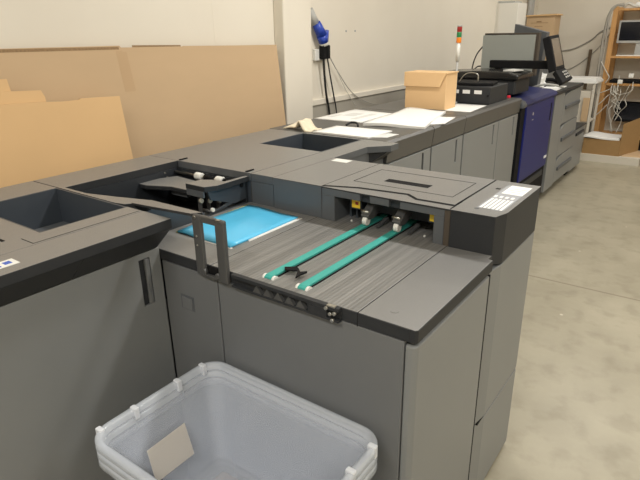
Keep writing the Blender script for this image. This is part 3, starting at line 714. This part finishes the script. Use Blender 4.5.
bm=plate4(sc,.055); hs=link('screen_housing',bm,M_black,t,bev=.006)
bm=plate4(lerp4(sc,.10,.86,.10,.90,.002),.002); link('touchscreen',bm,M_lcd,hs)
kp=[(-.965,4.30,1.150),(-.965,4.60,1.165),(-1.055,4.70,1.232),(-1.055,4.42,1.228)]
bm=plate4(kp,.035); ks=link('keypad_housing',bm,M_black,t,bev=.006)
bm=NB()
for i in range(3):
    for j in range(3):
        q=lerp4(kp,.45+.16*i,.57+.16*i,.2+.22*j,.33+.22*j,.003); vs=[bm.verts.new(p) for p in q]; bm.faces.new(vs)
bmesh.ops.solidify(bm,geom=bm.faces[:],thickness=.002)
link('keys',bm,M_white,ks)
# clutter on the drawer unit
Z2=.995
flat('printed_notes',[(-1.42,5.30),(-1.235,5.28),(-1.25,5.75),(-1.40,5.70)],Z2,.006,M_paper,'white printed notes on the drawer unit below the control panel','paper')
t=thing('crumpled_paper','crumpled white paper heap behind the control panel keypad','paper',(-1.55,5.55,Z2))
random.seed(3)
bm=NB(); bmesh.ops.create_icosphere(bm,subdivisions=3,radius=1)
for v in bm.verts:
    k=1+random.uniform(-.22,.22); v.co=Vector((v.co.x*.14*k-1.54,v.co.y*.16*k+5.52,max(0,(v.co.z+.6)*.10*k)+Z2))
link('heap',bm,M_paper,t)
t=thing('telephone','black telephone handset lying in front of the crumpled paper','telephone',(-1.40,5.70,Z2))
bm=NB(); box(bm,-1.47,-1.33,5.62,5.80,Z2,Z2+.03); link('base',bm,M_black,t,bev=.008)
bm=NB(); tube(bm,[(-1.47,5.66,Z2+.04),(-1.43,5.68,Z2+.06),(-1.37,5.70,Z2+.06),(-1.32,5.72,Z2+.04)],.018); link('handset',bm,M_black,t)
bm=NB(); tube(bm,[(-1.44,5.22,Z2+.02),(-1.36,5.27,Z2+.05),(-1.28,5.35,Z2+.045),(-1.22,5.50,Z2+.012)],.010); o=link('grey_hose',bm,M_silver,loc=(-1.33,5.3,Z2)); tag(o,'grey ribbed cable curving over the rear of the navy top cover','cable')

# table with white boards beyond the drawer unit
t=thing('white_table','white table piled with boards between the drawer unit and the wooden shelf','table',(-1.6,7.55,0))
bx('table_top',M_paper,t,-1.86,-1.275,7.40,7.80,.890,.915,bev=.003)
bx('lower_shelf',M_pallet,t,-1.84,-1.30,7.42,7.78,.42,.435,bev=.002)
for x in (-1.85,-1.315):
    for y in (7.41,7.765): bx('leg',M_pallet,t,x,x+.025,y,y+.025,0,.89)
t=thing('board_pile','pile of white boards on the white table','board',(-1.5,7.6,.915))
for k in range(3): bx('board',M_paper,t,-1.80+.02*k,-1.28-.012*k,7.40+.01*k,7.78,.915+.011*k,.925+.011*k)
o=bx('white_carton',M_pallet,None,-1.52,-1.33,7.43,7.60,.435,.80,loc=(-1.42,7.5,.435),bev=.003); tag(o,'whitish carton on the lower shelf of the white table','box')
o=bx('brown_folder',M_card,None,-1.40,-1.325,7.405,7.42,.435,.72,loc=(-1.36,7.41,.435)); tag(o,'brown cardboard folder standing in front of the whitish carton under the table','folder')
# ------------------------------------------------------------------ left wall fittings
t=thing('white_cabinet','tall white cabinet against the left wall behind the monitors','cabinet',(-2.22,7.0,0))
bx('body',M_wallp:=mat('white_painted_cabinet',(.80,.78,.72),.5),t,-2.322,-2.10,6.72,7.05,0,1.80,bev=.004)
bx('back_filler',M_wallp,t,-2.349,-2.322,6.73,7.05,1.08,1.80)
bx('top_board',M_silver,t,-2.34,-2.15,6.74,7.0,1.80,1.822,bev=.003)
t_=NB(); cyl(t_,(-2.30,7.86,0),(-2.30,7.86,CZ),.03,16); cyl(t_,(-2.30,7.98,0),(-2.30,7.98,CZ),.02,12)
o=link('wall_pipe',t_,M_silver,loc=(-2.3,7.9,0)); tag(o,'pair of grey vertical pipes near the far wall corner','pipe')
t=thing('storage_cabinet','grey storage cabinet hidden behind the monitors, carrying the brown carton','cabinet',(-2.05,7.6,0))
bx('body',M_panel,t,-2.24,-1.87,7.42,7.84,0,1.14,bev=.004); bx('door',M_panel,t,-2.23,-1.88,7.412,7.42,.05,1.12,bev=.003)
t=thing('brown_carton','tall brown carton with a hand hole standing above the monitors','box',(-2.05,7.6,1.14))
bx('body',M_card,t,-2.225,-1.885,7.52,7.80,1.14,1.675,bev=.003)
bm=NB(); prism(bm,[(-2.24,1.68),(-1.87,1.69),(-1.86,1.672),(-2.24,1.665)],7.50,7.81,'y'); link('top_flap',bm,M_card2,t)
bm=NB()
for a in ((-2.17,-1.96,1.585,1.590),(-2.12,-2.02,1.545,1.550),(-2.10,-2.04,1.595,1.608)): box(bm,a[0],a[1],7.5185,7.52,a[2],a[3])
link('hand_hole',bm,M_cardE,t)
bm=NB(); tube(bm,[(-1.60,8.36,1.0),(-1.59,8.34,.4),(-1.60,8.32,0)],.001); bm.free()
bm=NB(); box(bm,-1.60,-1.565,8.34,8.375,0,1.25); o=link('wooden_stick',bm,mat('dark_stained_wood',(.14,.10,.06),.7),loc=(-1.58,8.35,0)); tag(o,'dark narrow stick standing upright against the far wall','stick')
# socket + plug + cables
t=thing('wall_socket','white socket block with blue industrial plug and black plugs on the left wall','socket',(-2.33,3.2,1.35))
bm=NB(); box(bm,WX,-2.325,3.14,3.27,1.335,1.41); link('socket_plate',bm,M_white,t,bev=.004)
bm=NB(); cyl(bm,(-2.345,3.10,1.66),(-2.325,3.14,1.57),.030,16,.034); link('grey_boot',bm,M_silver,t)
bm=NB(); cyl(bm,(-2.310,3.135,1.575),(-2.300,3.185,1.50),.030,20,.036); cyl(bm,(-2.300,3.185,1.50),(-2.30,3.205,1.455),.038,20,.034); cyl(bm,(-2.285,3.22,1.53),(-2.30,3.235,1.46),.016,12); link('blue_plug',bm,M_bplug,t)
bm=NB(); cyl(bm,(-2.30,3.203,1.458),(-2.302,3.212,1.435),.030,16); link('white_collar',bm,M_white,t)
for y in (3.20,3.245):
    bm=NB(); box(bm,-2.325,-2.285,y-.018,y+.02,1.345,1.435); link('black_plug',bm,M_black,t,bev=.006)
def cable(name,pts,r,m,label,group=None):
    bm=NB(); tube(bm,pts,r); o=link(name,bm,m,loc=pts[0]); tag(o,label,'cable',group); return o
cable('power_cable',[(-2.30,3.20,1.36),(-2.305,3.215,1.25),(-2.315,3.25,1.10),(-2.316,3.29,.95),(-2.30,3.30,.6),(-2.29,3.31,.009)],.008,M_bcable,'thick black power cable hanging from the left black plug')
cable('power_cable',[(-2.30,3.245,1.36),(-2.305,3.28,1.25),(-2.316,3.34,1.10),(-2.315,3.38,.95),(-2.30,3.40,.6),(-2.29,3.41,.006)],.005,M_bcable,'thinner black cable hanging from the right black plug')
cable('thin_wire',[(-2.32,3.26,1.40),(-2.318,3.40,1.25),(-2.318,3.60,1.08),(-2.315,3.85,.98),(-2.315,4.08,.94)],.003,M_cable,'thin grey wire sweeping furthest right from the white socket')
cable('thin_wire',[(-2.32,3.25,1.42),(-2.318,3.38,1.27),(-2.318,3.50,1.12),(-2.315,3.65,.97)],.0025,M_wcable,'thin pale wire hanging between the black cables and the sweeping grey wire')
for y in (3.558,3.68):
    bm=NB(); cyl(bm,(WX,y,1.524),(WX+.003,y,1.524),.007,8); o=link('wall_hole',bm,M_ink,loc=(WX,y,1.524)); tag(o,'small screw hole in the cream wall, one of the pair right of the blue plug','hole','screw holes in the left wall')
cable('monitor_cable',[(-1.89,5.0,1.02),(-1.93,5.02,1.16),(-1.90,5.02,1.30),(-1.83,5.03,1.40)],.006,M_bcable,'black cable looping up the left side of the large pale monitor')
cable('monitor_cable',[(-1.97,4.96,1.02),(-1.95,4.98,1.12),(-1.88,5.0,1.20),(-1.84,5.02,1.21)],.006,M_bcable,'short black cable leaning low at the left foot of the large pale monitor')
cable('slack_cable',[(-2.0,8.39,1.22),(-1.80,8.385,1.26),(-1.60,8.385,1.37),(-1.50,8.385,1.47),(-1.34,8.38,1.54)],.008,M_cable,'grey cable running slack across the far wall to the wooden shelf')
cable('slack_cable',[(-1.95,8.39,.95),(-1.75,8.385,1.03),(-1.52,8.385,1.24),(-1.38,8.38,1.45)],.006,M_cable,'lower grey cable rising steeply to the wooden shelf')

# ------------------------------------------------------------------ wooden shelf
t=thing('wooden_shelf','tall open pine shelf rack full of electronics against the far wall','shelf',(-.8,8.1,0))
bm=NB(); box(bm,-1.318,-1.262,7.95,7.99,0,1.76); link('post',bm,M_wood,t,bev=.002)
bm=NB(); box(bm,-1.318,-1.262,8.33,8.37,0,1.76); link('post',bm,M_wood,t,bev=.002)
bm=NB(); box(bm,.20,.256,7.95,7.99,0,1.76); link('post',bm,M_wood,t,bev=.002)
bm=NB(); box(bm,.20,.256,8.33,8.37,0,1.76); link('post',bm,M_wood,t,bev=.002)
for z in (1.735,1.185,.855,.20):
    bx('shelf_board',M_wood,t,-1.262,.20,7.952,8.368,z-.025,z,bev=.002)
for z in (1.40,.60): bx('side_rail',M_wood,t,-1.305,-1.275,7.99,8.33,z,z+.05)
# monitors
def screen(name,label,x0,x1,y,z0,z1,zb,m=M_silver):
    s=thing(name,label,'monitor',((x0+x1)/2,y,zb))
    bx('bezel',m,s,x0,x1,y,y+.035,z0,z1,bev=.004)
    bx('screen',M_screen,s,x0+.022,x1-.02,y-.002,y,z0+.03,z1-.02)
    bx('neck',m,s,(x0+x1)/2-.04,(x0+x1)/2+.04,y+.01,y+.03,zb,z0); bx('foot',m,s,(x0+x1)/2-.11,(x0+x1)/2+.11,y-.05,y+.10,zb,zb+.012)
screen('computer_monitor','silver-framed dark monitor on the upper shelf of the wooden rack',-1.245,-.72,8.06,1.335,1.60,1.185)
screen('computer_monitor','black-framed dark monitor low in the wooden rack behind the white cables',-1.14,-.62,8.16,.36,.62,.20,M_black)
o=bx('keyboard',M_white,None,-1.21,-.92,7.97,8.0,1.185,1.198,bev=.003,loc=(-1.05,7.98,1.185)); tag(o,'pale keyboard lying in front of the silver-framed monitor','keyboard')
for z,l in ((.858,'flat black box of electronics on the middle shelf of the wooden rack'),):
    o=bx('black_box',M_black,None,-1.24,-.70,8.02,8.30,z,z+.035,bev=.004,loc=(-1,8.1,z)); tag(o,l,'electronics')
o=bx('paper_roll',M_paper,None,-1.10,-.6,8.0,8.25,1.74,1.80,bev=.02,loc=(-.85,8.1,1.74)); tag(o,'rolled white papers lying on top of the wooden rack','paper')
bm=NB(); tube(bm,[(-1.22,8.0,1.75),(-1.17,7.99,1.79),(-1.10,7.98,1.76),(-1.06,7.98,1.755)],.018); o=link('white_connector',bm,M_wcable,loc=(-1.15,7.98,1.75)); tag(o,'bunched pale cable end on the top corner of the wooden rack','cable')
# cable bundle along the left post
off=[(-.035,0),(-.05,.01),(-.02,-.012),(-.06,-.01),(-.042,-.022)]
for i,(a,b) in enumerate(off):
    w=lambda s:random.uniform(-s,s)
    pts=[(-1.20+a*.3,7.97,1.765+.006*i),(-1.28+a*.5,7.955+b*.5,1.765),(-1.335+a*.5,7.955+b,1.66)]
    for z in (1.45,1.2,.95,.75,.55,.35,.1): pts.append((-1.335+a+w(.012),7.95+b+w(.01),z))
    cable('bundle_cable',pts,.010,M_cable,'grey cable in the bundle strapped down the left post of the wooden rack','cables along the shelf post')
# white cable tangle in the lower bays
random.seed(11)
for i in range(11):
    x=-1.20+random.uniform(0,.26); top=random.choice([.86,.90,.98,.80])+random.uniform(-.03,.03)
    xe=-1.09+random.uniform(-.06,.07); ze=random.choice([.26,.26,.40,.55])
    pts=[(x,7.93-random.uniform(0,.05),top)]
    for k in range(1,6):
        tt=k/5; sw=math.sin(tt*math.pi)*random.uniform(-.06,.06)
        pts.append((x*(1-tt)+xe*tt+sw,7.885+random.uniform(-.05,.03),top-(top-ze)*tt**random.uniform(.8,1.3)))
    cable('white_cable',pts,random.choice([.003,.0045,.0038]),M_wcable,'loose white cable tangled in front of the low dark monitor in the wooden rack','tangled white cables in the rack')
for i,(x,z) in enumerate(((-1.10,.88),(-.99,.955))):
    bm=NB(); box(bm,x-.025,x+.03,7.87,7.90,z-.02,z+.03); o=link('white_plug',bm,M_white,loc=(x,7.88,z),bev=.005)
    tag(o,('white power plug hanging lower left in the cable tangle','white power plug hanging higher right in the cable tangle')[i],'plug')
for i,q in enumerate(([(-1.36,7.93,.55),(-1.28,7.90,.62),(-1.20,7.90,.72),(-1.10,7.90,.78)],[(-1.36,7.93,.72),(-1.28,7.90,.75),(-1.18,7.90,.80)],[(-1.40,7.93,.40),(-1.30,7.90,.47),(-1.20,7.9,.60)],[(-1.36,7.93,1.12),(-1.28,7.92,1.0),(-1.235,7.91,.93),(-1.27,7.92,.86)])):
    cable('white_cable',q,.006,M_wcable,('white cable crossing the post up to the tangle','short white cable crossing the post at shelf height','lowest white cable crossing the shelf post','white cable looping beside the post under the upper shelf')[i])
# ------------------------------------------------------------------ pallet with carton
t=thing('white_pallet','low white slatted pallet on the floor under the open carton','pallet',(-1.0,7.4,0))
for z0,z1 in ((.0,.015),(.065,.085)): bx('deck',M_pallet,t,-1.31,-.66,7.19,7.72,z0,z1,bev=.002)
for x in (-1.30,-.99,-.70): bx('block',M_pallet,t,x,x+.03 if x<-.8 else -.665,7.195,7.715,.015,.065)
bx('front_board',M_pallet,t,-1.30,-.66,7.185,7.19,.0,.085)
t=thing('open_carton','open brown carton holding white paper, on the white pallet by the rack','box',(-1.08,7.4,.085))
bm=NB(); tub(bm,-1.29,-.89,7.21,7.58,.085,.27,.006); link('body',bm,M_cardb:=mat('dark_cardboard',(.33,.20,.08),.8,noise=.08),t)
bm=plate4([(-.885,7.21,.085),(-.735,7.66,.085),(-.755,7.66,.50),(-.885,7.22,.465)],.006); link('raised_flap',bm,M_cardb,t)
bm=NB(); sheet(bm,[(-1.30,7.195),(-.905,7.21),(-.905,7.57),(-1.27,7.57)],.272,.018,curl=lambda u,v:.015*math.sin(u*4+1)*(1-u)); o=link('paper_ream',bm,M_paper,loc=(-1.1,7.4,.28)); tag(o,'loose white paper heaped in the open brown carton','paper')
bm=NB(); sheet(bm,[(-.86,7.24),(-.60,7.28),(-.56,7.66),(-.84,7.68)],.085,.006); o=link('cardboard_offcut',bm,M_card,loc=(-.7,7.45,.085)); tag(o,'flat cardboard offcut on the pallet right of the open carton','cardboard')
o=bx('open_bag',M_black,None,-1.1,-.4,8.02,8.30,.0,.17,loc=(-.8,8.1,0),bev=.02); tag(o,'black case pushed under the lowest board of the wooden rack','case')

# ------------------------------------------------------------------ cloth on far row
bm=NB()
nu,nv=18,8; G=[]
for i in range(nu+1):
    r=[]
    for j in range(nv+1):
        u=i/nu; v=j/nv
        y=2.225+.10*v+.015*math.sin(u*6); x=-1.87+.185*u
        z=T+.004+.050*math.exp(-((u-.62)/.16)**2)+.022*math.exp(-((u-.2)/.2)**2)*(.4+v)+.006*math.sin(v*8+u*5)*u
        r.append(bm.verts.new((x,y,max(T+.004,z))))
    G.append(r)
for i in range(nu):
    for j in range(nv): bm.faces.new((G[i][j],G[i+1][j],G[i+1][j+1],G[i][j+1])).smooth=True
o=link('cream_cloth',bm,M_cloth,loc=(-1.81,2.4,T)); o.modifiers.new('thick','SOLIDIFY').thickness=.008; tag(o,'crumpled cream cloth draped at the corner of the far row near the wall','cloth')

# ------------------------------------------------------------------ stacked clear bins
def rrect(hx,hy,r,z,cx,cy,n=7):
    P=[]
    for q,(sx,sy) in enumerate(((1,1),(-1,1),(-1,-1),(1,-1))):
        for k in range(n+1):
            a=math.pi/2*(q+k/n); P.append(Vector((cx+sx*(hx-r)+r*math.cos(a),cy+sy*(hy-r)+r*math.sin(a),z)))
    return P
def make_bin(z, label, detail=True):
    cx,cy=-.768,.694
    t=thing('plastic_bin',label,'storage bin',(cx,cy,z-.31),'nested clear plastic bins')
    hx,hy=.291,.204
    def shell(loops,name,m,par,capA=False,capB=False):
        bm=NB(); L=[[bm.verts.new(p) for p in rrect(*l,cx,cy)] for l in loops]
        for a,b in zip(L,L[1:]):
            n=len(a)
            for i in range(n): bm.faces.new((a[i],a[(i+1)%n],b[(i+1)%n],b[i])).smooth=True
        if capA: bm.faces.new(L[0][::-1])
        if capB: bm.faces.new(L[-1])
        return link(name,bm,m,par)
    # bin body: outside from the rim down to the base, then back up the inside
    body=shell([(hx-.010,hy-.010,.045,z-.012),(hx-.020,hy-.020,.045,z-.06),(hx-.045,hy-.045,.035,z-.29),(hx-.055,hy-.055,.03,z-.30),
           (hx-.055,hy-.055,.03,z-.297),(hx-.047,hy-.047,.035,z-.288),(hx-.022,hy-.022,.043,z-.06),(hx-.012,hy-.012,.045,z-.012)][:],'body',M_bin,t)
    bm=NB(); vs=[bm.verts.new(p) for p in rrect(hx-.055,hy-.055,.03,z-.2985,cx,cy)]; bm.faces.new(vs); link('base',bm,M_bin,t)
    shell([(hx-.018,hy-.018,.048,z-.016),(hx-.016,hy-.016,.048,z-.003),(hx-.010,hy-.010,.052,z),(hx-.003,hy-.003,.058,z),(hx,hy,.060,z-.003),(hx+.001,hy+.001,.060,z-.022),(hx-.002,hy-.002,.058,z-.022),(hx-.003,hy-.003,.057,z-.005)],'rim',M_binrim,t)
    if detail:
        for sx in (-1,1):
            for y in (.525,.622,.760,.850):
                bm=NB(); x=cx+sx*hx
                box(bm,min(x,x-sx*.022),max(x,x-sx*.022),y-.007,y+.007,z-.03,z+.003); link('rim_rib',bm,M_ribp,t,bev=.003)
            bm=NB(); x=cx+sx*(hx-.018); box(bm,x-.002,x+.002,.615,.77,z-.06,z-.056); box(bm,x-.002,x+.002,.615,.619,z-.058,z-.02); box(bm,x-.002,x+.002,.766,.77,z-.058,z-.02); link('grip_recess',bm,M_binrim,t)
    return t
b1=make_bin(.640,'topmost of the nested clear plastic bins beside the grey tray machine, white label inside')
b2=make_bin(.616,'middle one of the nested clear plastic bins, rim just under the topmost',False)
b3=make_bin(.592,'lowest of the nested clear plastic bins beside the grey tray machine',False)
# label sheet stuck inside on the left wall of the bin
bm=plate4([(-1.003,.622,.420),(-1.003,.752,.420),(-1.016,.742,.526),(-1.016,.618,.522)],.0015); link('paper_label',bm,mat('cream_label',(.72,.67,.60),.6),b1)
t=thing('support_carton','brown carton on the floor carrying the nested clear bins','box',(-.765,.69,0))
bx('body',M_card,t,-1.01,-.52,.53,.855,0,.275,bev=.003); bx('tape_strip',M_tape,t,-1.0,-.53,.67,.72,.275,.276)

# ------------------------------------------------------------------ world + view
w=bpy.data.worlds.new('room_air'); S.world=w; w.use_nodes=True
w.node_tree.nodes['Background'].inputs[0].default_value=(1,.95,.87,1); w.node_tree.nodes['Background'].inputs[1].default_value=.05
S.view_settings.view_transform='Standard'; S.view_settings.look='None'; S.view_settings.gamma=1; S.view_settings.use_curve_mapping=False
S.view_settings.exposure=0.0
